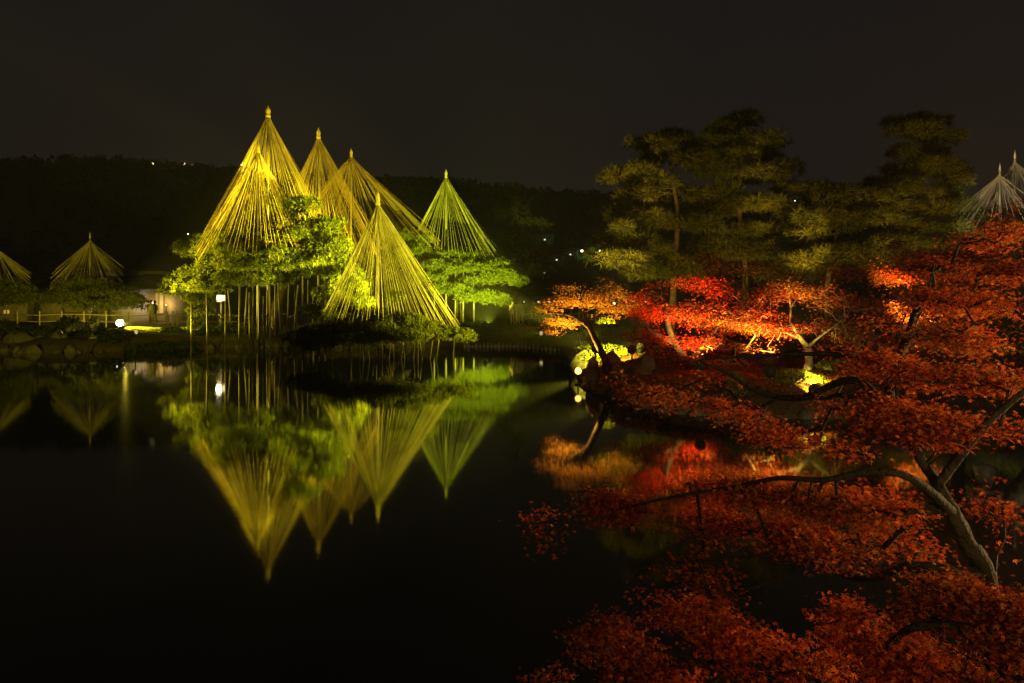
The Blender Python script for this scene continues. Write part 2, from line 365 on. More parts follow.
floodlight(0,0,0, P(338,200,47), 19000, GOLD, 44, 'floodlight on the far lawn aimed at the two rear rope cones', pos=(-1.6,40.6,1.2))
floodlight(0,0,0, P(420,326,29), 7000, (1,.9,.06), 34, 'floodlight on the far shore aimed at the tip of the islet pine', pos=(1.6,36.9,.8))
floodlight(0,0,0, P(388,255,31.7), 21000, (1,.88,.06), 42, 'floodlight at the tip of the peninsula aimed at the front rope cone', pos=(2.75,22.5,1.0))
floodlight(0,0,0, P(384,262,31.7), 14000, (1,.88,.06), 36, 'second floodlight on the left shore aimed at the front rope cone', pos=(-18.8,34.1,1.0))
floodlight(0,0,0, P(240,262,38), 8000, (.95,.88,.08), 46, 'floodlight on the left shore aimed at the low boughs of the big pine', pos=(-22.2,33.6,1.0))
floodlight(490,338,41, P(466,248,51), 30000, (.80,.96,.05), 62, 'floodlight on the far lawn aimed up at the right hand rope cone')
floodlight(60,341,37.2, P(84,262,45), 1500, YEL, 80, 'dim floodlight on the left shore below the small rope cones')
floodlight(632,350,21.6, P(600,338,25), 3600, (1,.88,.06), 75, 'floodlight beside the pale azalea mound')
floodlight(700,378,17.0, P(690,300,18.5), 1300, RED, 95, 'floodlight under the scarlet maple')
floodlight(770,386,16.2, P(765,290,17.5), 1000, AMB, 95, 'floodlight under the orange maple beside the pale trunk')
floodlight(815,412,15.35, P(806,372,17.3), 900, (1,.80,.08), 66, 'floodlight lighting the pale crooked trunk')
floodlight(640,352,24, P(650,235,31), 3600, WRM, 70, 'floodlight under the tall dark pines by the pond')
floodlight(800,345,24, P(800,205,31), 3200, WRM, 70, 'floodlight under the spreading pines on the right')
floodlight(905,372,18, P(950,285,18), 5500, AMB, 110, 'floodlight under the tangled red maples on the right')
floodlight(905,330,25, P(932,165,32), 4500, WRM, 44, 'floodlight under the open topped pine')
floodlight(975,330,24, P(1006,180,35), 9000, (1,.85,.6), 24, 'floodlight below the pale rope cones at right')
floodlight(0,0,0, P(915,330,6.5), 1700, (1,.70,.28), 42, 'floodlight on the near bank to the right of the path', pos=(4.2,-1.2,3.0))
floodlight(0,0,0, P(980,640,3.6), 520, (1,.66,.26), 60, 'small floodlight at the near water edge', pos=(1.6,-1.2,2.6))
floodlight(0,0,0, P(720,600,4.8), 55, (1,.60,.22), 70, 'dim garden floodlight on the near path', pos=(-.6,-1.2,2.6))
floodlight(985,520,9.4, P(985,450,9.4), 300, (1,.8,.08), 80, 'small floodlight lighting yellow leaves behind the near maple', pos=P(985,505,9.2))
floodlight(0,0,0, P(60,335,36), 14000, YEL, 40, 'added unseen lamp on the near left bank brightening the far shore bushes', pos=(-16,-.5,1.8))  # unseen lamp added to lift the dark shore bushes
floodlight(596,350,25.5, P(628,205,30.5), 9000, (1,.62,.08), 30, 'floodlight behind the azalea mound aimed at the reaching pine boughs')
floodlight(850,340,25, P(778,195,32), 8500, WRM, 26, 'floodlight under the grove aimed at the side of the tallest pine')
floodlight(0,0,0, P(905,385,6), 7500, (1,.66,.24), 48, 'added unseen lamp on the right bank shining through the near maple', pos=(10.8,6.6,1.3))  # unseen lamp added to make the near leaves glow from behind
floodlight(0,0,0, P(316,238,37.8), 15000, (.95,.90,.05), 56, 'added hidden lamp behind the front rope cone brightening the big pine', pos=(-5.4,37.4,1.1))  # extra lamp added to boost the light inside the big pine

# ------------------------------------------------------------- rope cones (yukitsuri)
def rope_cone(label, apex, ring, rpx, D, n=72, rr=.013, mat='straw', power=1, elong=1.0, depth=None, jit=.009, gap=None, squash=.0):
    a = P(*apex, D); cx, cy = ring; c = P(cx,cy,D); rad = rpx*m2(D); rd = rad if depth is None else depth
    base_z = g0(a[0],D) if g0(a[0],D)>0 else -.4
    t = thing('rope_cone', label, 'rope cone', (a[0],D,base_z), 'snow guard rope cones over the pines')
    o = np.array([a[0],D,base_z])
    s = (a[2]-c[2])/8; fin = .26*max(.8,s)
    MB().tube([(0,0,-.2),(0,0,a[2]-base_z-.2)], [.09,.05], 8).build('pole', M['pole'], t)
    q = a[2]-base_z
    MB().lathe((0,0,q-.55),[(.05,-.1),(.13*s,0),(.16*s,.06),(.11*s,.16),(.13*s,.26),(.15*s,.38),(.11*s,.50),(.05*s,.60),(.02*s,.72)],9).build('finial', M[mat], t)
    for i in range(n):
        th = 2*math.pi*(i+R.uniform(-.1,.1))/n; k = 1+jit*R.normal()
        e_ = np.array([c[0]+math.cos(th)*rad*k, D+math.sin(th)*rd*k, c[2]+R.normal()*(.18 if D<33 else .38)+squash*rad*math.cos(th)])
        p0 = np.array([a[0]+math.cos(th)*.05, D+math.sin(th)*.05, a[2]-.5+R.uniform(-.1,.05)])
        tt = np.linspace(0,1,5)[:,None]; pts = p0+(e_-p0)*tt; pts[:,2] -= .012*np.linalg.norm(e_-p0)*np.sin(math.pi*tt[:,0])*R.uniform(.2,1.4)
        MB().tube(pts-o, rr*R.uniform(.75,1.2), 3, cap=False).build('rope', M[mat], t)
    return t
rope_cone('tallest golden rope cone, its tip highest over the big pine', (268,108),(272,250),66,41, 96, .0095,'strawdark')
rope_cone('golden rope cone just in front and left of the tallest one', (258,143),(258,254),57,38, 92, .009,'strawdark')
rope_cone('golden rope cone with its tip right of the tallest one', (318.5,130),(325,252),56,43, 92, .011,'strawdark')
rope_cone('wide amber rope cone behind, between the second tip and the right hand cone', (351,150),(361,244),80,50, 98, .012,'strawdark')
rope_cone('big bright yellow rope cone standing on the front islet', (378,194),(392,322),67,31.7, 100, .010,'straw', squash=-.08)
rope_cone('yellow green rope cone standing apart on the right behind the front one', (446,171),(458,256),48,53, 86, .012,'straw', squash=-.2)
rope_cone('small dim rope cone on the left beyond the floodlight', (90,234),(88,281),31,46, 64, .0105,'straw')
rope_cone('dim rope cone cut by the left edge of the view', (-3,242),(-3,282),28,44, 54, .011,'straw')
rope_cone('pale rope cone over the red maples near the right edge', (1000,166),(996,222),34,35, 46, .015,'pole')
rope_cone('pale rope cone cut by the right edge of the view', (1015,153),(1017,212),34,36, 46, .015,'pole')

# ------------------------------------------------------------- the big pine and its neighbours
tb = P(283,330,39.5); tb[2] = .3
pads = [pp(193,250,40,17,9),pp(205,243,39.5,15,8),pp(210,254,39,18,7),pp(228,240,37.6,26,8),pp(245,252,36.8,34,8),pp(282,256,37,38,8),pp(312,262,37.2,30,9),pp(325,272,38,22,9),
 pp(262,266,37.5,44,7),pp(225,266,37.5,30,7),pp(205,274,38,26,7),pp(182,284,38,18,7),pp(173,292,38.5,12,5),pp(200,288,37,22,6),pp(232,280,37.5,34,7),pp(262,280,38.5,30,6),
 pp(196,302,39.5,14,9),pp(205,312,40,10,8),pp(292,222,42.0,22,12),pp(306,208,37.6,17,12),pp(284,190,43.0,12,12),pp(290,180,43.0,8,9),pp(318,228,37.6,20,13),pp(330,244,37.6,20,12),pp(338,256,37.6,14,9),
 pp(300,240,37.6,28,10),pp(272,222,42.0,16,10),pp(262,206,42.0,11,9),pp(245,222,41.0,12,7),pp(322,262,37.6,22,9),pp(340,278,37.6,22,9),pp(352,290,37.6,16,8),pp(330,296,37.6,20,8),pp(346,304,37.6,22,8),pp(318,312,37.6,14,7),pp(318,252,37.6,20,10),pp(330,232,37.6,14,9),pp(345,268,37.6,14,9),pp(338,290,37.6,18,9),pp(355,302,37.6,14,7),pp(298,206,41.0,14,10),pp(278,205,40.5,12,8),pp(266,236,41.0,20,8),pp(290,238,40.4,18,9),pp(250,236,40.4,16,7)]
pine('karasaki_pine','huge old black pine with layered pads under the tallest rope cones',[tb,tb+[-.3,0,1.6],tb+[.2,.2,3.4],tb+[.6,.6,5.4],tb+[.5,1.2,7.6]],[.55,.42,.32,.22,.1],pads,30,.25,.42)
tb = P(398,338,31.4); tb[2] = .0
pads = [pp(318,331,30.4,16,6),pp(300,336,30.4,18,5),pp(335,334,29.4,22,7),pp(360,333,29.0,24,8),pp(385,330,28.8,24,8),pp(345,323,30.4,16,6),pp(400,322,29.2,22,7),pp(415,326,28.8,22,9),pp(432,331,28.6,20,8),pp(447,335,28.6,16,6),pp(462,337,28.6,11,5),
 pp(385,318,30.4,16,5),pp(340,312,31.4,14,6),pp(370,322,30.4,14,5),pp(405,338,28.2,24,6),pp(372,341,28.2,22,5),pp(335,343,28.6,20,4),pp(303,344,29.4,16,4),pp(395,300,29.9,7,9)]
pine('islet_pine','low spreading pine with a long bright pad beneath the front rope cone',[tb,tb+[-.5,-.4,.8],tb+[-.2,-.8,1.6]],[.3,.24,.12],pads,28,.2,.34)
tb = P(462,320,52); tb[2] = .8
pads = [pp(402,232,50,12,7),pp(412,240,50,18,8),pp(418,252,50,22,9),pp(440,256,51,24,8),pp(466,258,51,20,9),pp(436,268,50,28,8),pp(470,270,50,26,8),pp(492,266,50.5,18,8),pp(498,277,50,18,7),pp(515,282,50,13,5),pp(480,282,50,20,5),
 pp(425,280,49,22,6),pp(448,290,49,22,5),pp(480,298,49,24,6),pp(497,302,49,12,4),pp(405,262,50,16,9)]
pine('black_pine','green lit pine with stepped pads below the cone that stands apart',[tb,tb+[-.3,0,1.4],tb+[.3,0,3],tb+[-.2,.3,4.6]],[.32,.26,.18,.08],pads,28,.26,.45)
tb = P(92,322,45); tb[2] = .8
pads = [pp(90,284,45,24,6),pp(68,290,45,18,6),pp(112,292,45,20,7),pp(85,296,44.5,26,6),pp(125,300,44,18,8),pp(58,300,45,16,5),pp(135,306,44,12,6),pp(100,306,44,26,6)]
pine('garden_pine','dim pine crouching under the small left rope cone',[tb,tb+[.2,0,1],tb+[0,0,2.4]],[.22,.18,.08],pads,22,.24,.42)
tb = P(-8,322,44); tb[2] = .8
pads = [pp(0,284,44,20,6),pp(14,292,44,18,6),pp(28,298,44,14,5),pp(-14,290,44,18,7),pp(8,302,44,22,6)]
pine('garden_pine','dark pine under the rope cone at the left edge',[tb,tb+[.1,0,1.2],tb+[.2,0,2.5]],[.22,.16,.08],pads,20,.24,.42)
# tall pines on the right
def tall(name, label, bpx, Y, top, pads, lean=0, dens=22, size=.40, mat='darkpine', rb=.26, sub=.34):
    b_ = P(bpx,340,Y); b_[2] = g0(b_[0],Y)-.1; tp = P(bpx+lean,top+8,Y); q = [b_+(tp-b_)*f_+[.25*math.sin(f_*6+bpx),.2*math.cos(f_*5),0] for f_ in (0,.3,.6,.85,1)]
    q[0] = b_; pine(name,label,q,[rb*.7,rb*.5,rb*.38,rb*.22,.04],[(np.asarray(c)+R.normal(0,.24,3)-[0,0,.28],(a_*R.uniform(.6,1.1),b2,c2*R.uniform(.35,.9))) for c,(a_,b2,c2) in pads],dens,size,sub,mat,k=9,width=.05,fill=1.1,scat=.3,att=5)
D_=31; tall('tall_pine','tall dark pine on the left of the right hand grove, reaching out over the water',671,D_,120,
 [pp(660,128,D_,22,6),pp(685,126,D_,20,6),pp(668,140,D_,30,8),pp(650,152,D_,20,7),pp(690,148,D_,18,9),pp(625,172,D_,18,6),pp(640,166,D_,24,8),pp(614,178,D_,10,4),pp(660,178,D_,28,8),pp(640,190,D_,24,6),pp(688,190,D_,20,8),
  pp(625,208,D_,14,5),pp(640,214,D_,24,6),pp(618,212,D_-1,8,4),pp(664,210,D_,26,8),pp(690,216,D_,18,8),pp(650,230,D_,24,7),pp(630,240,D_,20,6),pp(612,252,D_,12,5),pp(624,256,D_-1,22,6),pp(650,256,D_,26,7),pp(680,250,D_,26,8),pp(640,268,D_,22,6),pp(690,268,D_,22,8)], lean=2)
D_=33; tall('tall_pine','tallest dark pine, rounded top, in the middle of the right hand grove',742,D_,108,
 [pp(738,115,D_,20,6),pp(725,124,D_,22,7),pp(755,124,D_,18,7),pp(740,136,D_,34,7),pp(716,146,D_,16,8),pp(765,144,D_,14,8),pp(745,154,D_,36,8),pp(720,166,D_,22,8),pp(772,164,D_,16,8),pp(750,176,D_,34,8),pp(712,186,D_,18,8),pp(780,186,D_,18,7),
  pp(745,196,D_,34,8),pp(716,206,D_,24,8),pp(780,206,D_,20,8),pp(755,218,D_,34,8),pp(730,230,D_,30,8),pp(785,224,D_,18,8),pp(760,240,D_,32,9),pp(715,248,D_,24,9),pp(740,258,D_,34,9),pp(780,262,D_,24,9)])
D_=30; tall('spreading_pine','lower broad pine right of the tallest pine, olive in the lamplight',832,D_,182,
 [pp(812,182,D_,14,5),pp(830,186,D_,16,6),pp(850,192,D_,16,6),pp(818,196,D_,24,7),pp(862,204,D_,20,7),pp(838,208,D_,28,8),pp(808,216,D_,18,8),pp(872,218,D_,14,7),pp(850,224,D_,28,8),pp(822,232,D_,26,8),pp(866,236,D_,18,7),pp(840,246,D_,30,8),pp(810,254,D_,22,8),pp(865,252,D_,22,7),pp(805,200,D_,8,5)])
D_=32; tall('leaning_pine','open topped pine with flat separate tiers near the pale cones',905,D_,108,
 [pp(925,114,D_,20,5),pp(912,124,D_,20,5),pp(932,130,D_,18,5),pp(903,144,D_,20,5),pp(938,144,D_,14,5),pp(915,162,D_,26,6),pp(950,160,D_,18,5),pp(890,170,D_,26,6),pp(925,172,D_,30,6),pp(866,174,D_,12,3),pp(955,174,D_,14,5),pp(900,186,D_,26,7),pp(940,188,D_,26,7),
  pp(912,202,D_,30,7),pp(885,208,D_,18,7),pp(945,206,D_,22,7),pp(905,222,D_,34,8),pp(940,226,D_,26,8),pp(890,240,D_,30,8),pp(925,246,D_,34,8)], lean=18)
D_=36; tall('garden_pine','bluish green pine between the tiered pine and the pale cones',952,D_,188,[pp(950,194,D_,16,5),pp(955,206,D_,20,6),pp(945,218,D_,22,7),pp(970,216,D_,16,6),pp(985,228,D_,20,7),pp(960,236,D_,26,8)],mat='pine')
D_=34; tall('garden_pine','pine supporting the pale rope cones at the right edge',1004,D_,205,[pp(990,224,D_,16,5),pp(1010,220,D_,18,6),pp(1025,230,D_,18,6),pp(1005,240,D_,26,8),pp(985,250,D_,24,8),pp(1030,248,D_,18,8)],mat='pine')
D_=85; tall('tall_pine','distant dark conifer standing alone against the hill',515,D_,180,
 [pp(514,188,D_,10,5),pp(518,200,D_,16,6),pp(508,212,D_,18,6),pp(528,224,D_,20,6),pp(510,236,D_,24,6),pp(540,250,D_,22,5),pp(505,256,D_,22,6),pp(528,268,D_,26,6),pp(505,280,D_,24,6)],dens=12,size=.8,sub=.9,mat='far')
# ------------------------------------------------------------- maples
def maple(name, label, trunk, rad, sprays, leafmat, natt=240, lpn=9, lsize=.06, limbs=(), lobes=3, bark='bark', spread=.16, group=None, cat='maple tree', r0=.0045, step=.3, extra=None, flat=.35, gapf=3.2, void=.38):
    """trunk and limbs are point lists; sprays: (centre, (rx,ry,rz), weight)"""
    o = np.asarray(trunk[0],float); t = thing(name, label, cat, o, group); mb = MB(); sk = []
    tr = spline(trunk, 7); mb.tube(tr, np.interp(np.linspace(0,1,len(tr)), np.linspace(0,1,len(rad)), rad), 9, .07); sk.append(tr)
    for lp, lr in limbs:
        l = spline(lp, 7); mb.tube(l, np.interp(np.linspace(0,1,len(l)), np.linspace(0,1,len(lr)), lr), 7, .07); sk.append(l)
    tot = sum(wt*r[0]*r[1] for c,r,wt in sprays); A=[]
    for c,r,wt in sprays:
        n = max(4, int(natt*wt*r[0]*r[1]/tot)); e_ = ell(c, r, n)
        e_[:,2] = c[2]+(e_[:,2]-c[2])-.10*((e_[:,0]-c[0])**2+(e_[:,1]-c[1])**2)/max(r[0],.3)     # layered, drooping rim
        A.append(e_)
    A = np.concatenate(A)
    g_ = np.sin(A[:,0]*gapf+1.3*np.sin(A[:,1]*gapf*.8))*np.sin(A[:,1]*gapf*.9+2)+1.3*np.sin(A[:,2]*gapf*2.1+A[:,0]*gapf*.35)+.35*R.normal(size=len(A)); A = A[g_ > np.quantile(g_, void)]
    B = twigs(mb, np.concatenate(sk), A, r0, .42, step=step, sag=.06, bias=.2, wob=.12)
    mb.build('trunk', M[bark], t, True, at=o)
    k = R.poisson(lpn, len(A))+1; C = np.repeat(A, k, 0)+R.normal(0,1,(k.sum(),3))*[spread,spread,spread*flat]
    groups = [(leafmat,1.0)] if isinstance(leafmat,str) else leafmat
    u = np.sin(C[:,0]*2.1+C[:,2]*3)+R.normal(0,.5,len(C)); order = np.argsort(u); a = 0
    for gm, fr in groups:
        b = min(len(C), a+int(round(fr*len(C)))); mb = MB(); leaves(mb, C[order[a:b]], lsize, lobes=lobes); a = b
        mb.build('crown', M[gm], t, at=o)
    return t
def sp(px, py, Y, rx, ry, wt=1, rd=None):
    s = m2(Y); return (P(px,py,Y), (rx*s, rd if rd else max(.35,rx*s*.75), ry*s), wt)
# leaning orange maple at the tip of the peninsula
Y=20.5; b_=P(610,374,Y); b_[2]=g0(b_[0],Y)-.05
maple('leaning_maple','leaning orange maple over the water, lit from below by the amber lamp',[b_,P(606,362,Y),P(598,345,Y),P(590,328,Y),P(583,312,Y),P(581,296,Y),P(586,282,Y)],[.14,.12,.10,.085,.065,.04,.02],
 [sp(572,288,Y,16,8,1.2),sp(598,284,Y,20,9,1.2),sp(545,308,Y,22,6,1.3),sp(565,302,Y,22,7,1.3),sp(590,302,Y,26,10,1.2),sp(618,294,Y,16,9),sp(610,312,Y,24,8),sp(560,322,Y,20,5,.7),sp(545,332,Y,14,6,.35),sp(635,306,Y,16,9,.6)],
 'orange',800,8,.046,[([P(590,328,Y),P(572,316,Y),P(548,312,Y-.3)],[.07,.04,.02]),([P(583,312,Y),P(604,300,Y+.2),P(622,296,Y)],[.06,.035,.015])],spread=.13)
# scarlet maple
Y=18.5; b_=P(694,385,Y); b_[2]=g0(b_[0],Y)-.05
maple('scarlet_maple','bright scarlet maple glowing in the middle of the far bank',[b_,P(688,362,Y),P(676,345,Y),P(668,325,Y),P(665,300,Y)],[.16,.13,.1,.07,.03],
 [sp(670,290,Y,32,9,1.2),sp(700,285,Y,30,9,1.1),sp(660,312,Y,36,10,1.2),sp(690,318,Y,34,12,1.3),sp(715,300,Y,34,12,1.2),sp(650,335,Y,34,10,.8),sp(705,340,Y,34,10,1.1),sp(640,300,Y,18,8,.6),sp(728,325,Y,28,10),sp(640,352,Y-1,40,9,.8),sp(640,318,Y,22,8,.5),sp(700,362,Y-.6,28,6,.5)],
 [('red',.55),('scarlet',.45)],1700,8,.052,[([P(688,362,Y),P(704,345,Y),P(722,322,Y)],[.09,.06,.03]),([P(676,345,Y),P(650,330,Y),P(636,318,Y)],[.07,.04,.02])],spread=.17,bark='bark')
# orange red maple with the pale trunk
Y=17.3; b_=P(818,402,Y); b_[2]=g0(b_[0],Y)-.05
maple('pale_trunk_maple','orange red maple with a brightly lit pale crooked trunk',[b_,P(812,392,Y),P(806,376,Y),P(809,362,Y),P(807,348,Y),P(800,338,Y),P(790,322,Y)],[.17,.12,.10,.095,.085,.05,.02],
 [sp(760,308,Y,34,9,1.2),sp(745,325,Y,32,9,1.2),sp(775,330,Y,30,9,1.2),sp(768,345,Y-.4,18,9,1),sp(800,312,Y,34,10,1),sp(830,325,Y,34,10,.9),sp(785,295,Y,34,8,.8),sp(840,300,Y,32,8,.7),sp(735,300,Y,24,8),sp(860,335,Y,34,10,.7),sp(875,310,Y,30,10,.6),sp(800,285,Y,40,9,.6),sp(720,362,Y-1,36,6,.5),sp(730,345,Y,24,8,.9)],
 [('orange',.25),('red',.75)],1900,8,.052,[([P(807,348,Y),P(818,338,Y),P(840,322,Y)],[.05,.03,.015]),([P(800,338,Y),P(775,328,Y),P(752,318,Y)],[.045,.03,.012])],spread=.16,bark='pale')
# bare twiggy maples above
Y=22; b_=P(745,340,Y); b_[2]=g0(b_[0],Y)-.05
maple('rusty_maple','thin rust coloured maple in front of the dark pines',[b_,P(742,320,Y),P(748,300,Y),P(744,280,Y)],[.14,.1,.07,.03],[sp(720,270,Y,34,12),sp(760,268,Y,34,12),sp(700,258,Y,24,8,.6),sp(735,285,Y,40,10),sp(785,280,Y,34,10,.8),sp(745,250,Y,24,8,.4)],
 [('brown',.8),('orange',.2)],620,5,.06,spread=.2)
Y=19; b_=P(868,375,Y); b_[2]=g0(b_[0],Y)-.05
maple('rusty_maple','sparse brown and red maple under the broad olive pine',[b_,P(866,350,Y),P(872,320,Y),P(868,290,Y)],[.14,.1,.07,.03],[sp(850,270,Y,34,12,.7),sp(895,275,Y,34,12),sp(830,290,Y,30,10,.8),sp(870,300,Y,40,12),sp(905,310,Y,34,12),sp(845,335,Y,34,12,.7),sp(890,345,Y,34,12,.8)],
 [('brown',.5),('red',.5)],900,7,.065,spread=.2)
Y=14.5; b_=P(960,400,Y); b_[2]=g0(b_[0],Y)-.05
maple('red_maple','tangled red maple rising to the right edge below the pale cones',[b_,P(958,370,Y),P(963,330,Y),P(975,290,Y),P(985,250,Y)],[.17,.13,.1,.07,.02],
 [sp(920,262,Y,30,10),sp(955,255,Y,34,12),sp(990,248,Y,34,14),sp(1015,230,Y,26,14,.8),sp(1030,262,Y,30,14),sp(930,285,Y,34,12),sp(970,285,Y,40,12),sp(1010,300,Y,36,14),sp(920,320,Y,34,12),sp(965,320,Y,40,12),sp(1005,335,Y,34,12),sp(940,350,Y,34,10,.9),sp(985,365,Y,34,10,.9),sp(1025,205,Y,16,12,.5),sp(900,250,Y,16,8,.4)],
 [('red',.8),('brown',.2)],2400,9,.052,[([P(963,330,Y),P(935,300,Y),P(912,275,Y)],[.07,.05,.02]),([P(963,330,Y),P(1000,305,Y),P(1030,270,Y)],[.07,.05,.02])],spread=.2)
Y=13.4; b_=P(1045,420,Y); b_[2]=g0(b_[0],Y)-.05
maple('yellow_maple','small yellow leaved tree lit up behind the near maple trunk',[b_,P(1030,400,Y),P(1010,380,Y)],[.12,.09,.04],[sp(1018,345,Y,26,8),sp(1040,330,Y,26,10),sp(1000,372,Y,20,7,.6)],[('azalea',.6),('orange',.4)],180,6,.06)

# the near maple: trunk at the right, long limbs out over the water
T=4.9
tr=[np.array([3.72,5.15,g0(3.72,5.15)-.05]),P(985,575,T),P(968,545,T),P(953,514,T),P(938,485,T+.1),P(920,458,T+.2),P(905,430,T+.4),P(890,400,T+.7)]
Lm=[
 ([P(953,514,T),P(928,490,T-.15),P(900,474,T-.2),P(862,473,T-.1),P(824,480,T),P(780,478,T),P(740,486,T+.1),P(690,494,T+.2),P(645,503,T+.2),P(602,514,T+.3),P(560,520,T+.3)],[.042,.034,.028,.024,.021,.018,.015,.013,.010,.007,.004]),
 ([P(938,485,T),P(966,448,T-.1),P(990,420,T-.2),P(1024,392,T-.3),P(1060,370,T-.3)],[.036,.03,.025,.02,.013]),
 ([P(985,575,T),P(955,571,T-.1),P(909,566,T),P(878,577,T+.1),P(850,576,T+.1),P(811,562,T+.2),P(782,575,T+.1),P(740,592,T),P(700,600,T)],[.05,.042,.035,.03,.026,.02,.014,.009,.004]),
 ([P(850,576,T+.1),P(800,557,T+.2),P(765,555,T+.2),P(705,560,T+.3),P(653,566,T+.4),P(620,573,T+.4)],[.022,.018,.015,.011,.008,.004]),
 ([P(905,430,T+.4),P(880,400,T+.9),P(850,380,T+1.3),P(800,398,T+1.7),P(760,392,T+1.9),P(726,372,T+2.1),P(700,362,T+2.2)],[.05,.042,.036,.033,.028,.02,.012]),
 ([P(890,400,T+.7),P(884,370,T+1.2),P(850,356,T+1.6),P(800,354,T+1.9),P(740,357,T+2.2),P(700,360,T+2.3)],[.036,.03,.024,.02,.014,.006]),
 ([P(890,400,T+.7),P(905,350,T+1),P(925,300,T+1.3),P(935,262,T+1.5)],[.02,.015,.010,.005]),
]
maple('near_maple','big deep red maple leaning in from the near bank, dark limbs over the water',tr,[.09,.072,.062,.055,.042,.036,.03,.025],
 [sp(915,395,5.4,46,22,2.6),sp(880,425,5.1,44,14,2.4),sp(925,425,5.0,42,16,2.4),sp(850,440,5.0,26,10,1.8),sp(900,360,5.6,46,14,1.6),sp(950,340,5.6,50,16,1.2),sp(990,310,5.4,40,16,1.0),sp(940,300,6,44,14,.8),sp(985,375,5.2,44,16,1.4),sp(1010,420,4.9,36,16,1.2),
  sp(880,500,5.0,46,14,1.4),sp(900,530,5.6,36,14,1.1),sp(835,505,5.0,44,12,1.3),sp(790,500,5.0,40,14,1.0),sp(745,488,5.1,36,10,1.2),sp(700,492,5.2,36,9,1.1),sp(655,500,5.2,34,8,1.1),sp(615,504,5.3,30,8,1.1),sp(575,517,5.3,28,6,1.3),sp(545,526,5.3,18,4,1.2),sp(780,440,5.9,40,12,.9),sp(720,520,5.3,44,8,.7),sp(800,525,5.2,44,9,.9),sp(700,585,5.1,40,6,.5),sp(900,560,5.4,44,8,.8),sp(740,415,6.6,36,10,.35),sp(820,410,6.2,30,12,.6),
  sp(1000,500,5.6,34,20,.8),sp(1020,550,5.2,24,14,1.0),sp(650,572,5.2,24,5,.35),sp(720,552,5.2,40,7,.4),sp(790,540,5.1,44,9,.6),sp(850,545,5.0,40,10,.7),sp(650,395,7.2,36,8,.6),sp(700,380,7.2,36,6,.5),sp(640,372,7.6,30,5,.4),sp(700,405,7.4,50,5,.4),sp(840,345,7,40,9,.5),sp(935,268,6.8,34,12,1.0),sp(975,248,6.6,34,12,1.1),sp(1012,226,6.4,24,14,1.0),sp(1010,275,6.0,34,14,1.2),sp(905,285,7,30,9,.8),sp(950,305,6.4,40,12,1.0),sp(890,318,6.8,34,9,.8),sp(1020,150,6.6,12,5,.25),sp(860,375,6.6,30,12,.9)],
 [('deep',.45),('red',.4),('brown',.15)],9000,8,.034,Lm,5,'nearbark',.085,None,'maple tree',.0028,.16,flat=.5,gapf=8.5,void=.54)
# the lower maple spreading along the bottom edge
T=3.9
b_=np.array([3.05,3.3,g0(3.05,3.3)-.05])
Lm=[([P(1010,645,3.5),P(960,628,3.5),P(912,628,3.6),P(885,645,3.7),P(850,640,3.9),P(800,655,4.1)],[.035,.028,.02,.016,.012,.006]),
 ([P(960,628,3.5),P(920,612,3.7),P(870,612,3.9),P(825,624,4.1),P(806,618,4.2)],[.018,.013,.008,.005,.003]),
 ([P(850,700,3.6),P(790,672,3.9),P(730,664,4.2),P(680,655,4.4),P(620,640,4.6),P(560,628,4.8)],[.03,.024,.018,.014,.009,.004]),
 ([P(730,664,4.2),P(700,690,4.0),P(640,684,4.2),P(560,680,4.4)],[.014,.012,.009,.004])]
maple('low_maple','rust red maple boughs spreading low along the bottom right corner',[b_,P(1060,690,3.4),P(1010,645,3.5)],[.07,.05,.035],
 [sp(1000,610,3.6,40,14,1.8),sp(960,625,3.6,40,14,1.8),sp(915,612,3.8,36,11,1.6),sp(870,620,3.9,34,9,1.5),sp(838,640,4.0,30,9,1.2),sp(990,650,3.5,50,14,1.6),sp(930,660,3.6,50,14,1.6),sp(880,668,3.7,44,12,1.4),sp(1010,585,3.8,26,12,1.4),sp(960,592,3.9,30,8,.9),
  sp(820,668,3.9,44,10,1.2),sp(700,618,4.5,40,8,.9),sp(650,610,4.7,36,7,.8),sp(740,640,4.3,40,9,.9),sp(620,636,4.6,40,8,.9),sp(570,636,4.8,30,6,.7),sp(680,650,4.3,50,10,1.0),sp(600,664,4.5,44,9,.9),sp(760,672,4.1,50,10,1.1),sp(560,682,4.4,36,8,.8),sp(660,682,4.2,50,9,1.0),sp(1020,690,3.3,50,14,1.2),sp(900,695,3.5,60,10,1.2)],
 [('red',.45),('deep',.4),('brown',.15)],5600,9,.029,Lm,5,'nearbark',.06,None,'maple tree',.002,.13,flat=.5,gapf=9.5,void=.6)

# ------------------------------------------------------------- props under the pines
def post(px, ptop, pbot, Y, label, grp, lean=0, r=.05):
    a = P(px,pbot,Y); b = P(px+lean,ptop,Y); a[2] = min(a[2], max(g0(a[0],Y), -.3))-.15
    return tag(MB().tube([a,(a+b)/2+[.01,0,0],b],[r*1.1,r,r*.85],7,.05).build('support_post',M['prop'],at=a), label, 'post', grp)
for px,tp_,Y in [(191,304,33.6),(207.5,293,33),(225,290,33.4),(239,283,32.8),(250,292,33),(253,274,33.2),(258.5,287,33.4),(264,296,33)]:
    post(px,tp_,352,Y,'tall thin post standing in the water in front of the big pine','water posts before the big pine',R.uniform(-1,1),.042)
for i,(px,tp_,Y) in enumerate([(232,290,39),(244,288,38.5),(270,284,38.2),(275,278,38.6),(281,282,37.8),(287,280,38.4),(293,285,38),(302.5,276,37.4),(308,280,38),(313,287,37.6),(319,284,38.4),(298,290,39),(267,290,39.5),(325,290,38)]):
    post(px,tp_,330,Y,'post under the heavy inner boughs of the big pine','posts under the big pine',[-4,3,0,0,-3,2,5,0,0,0,2,-4,0,1][i],.05)
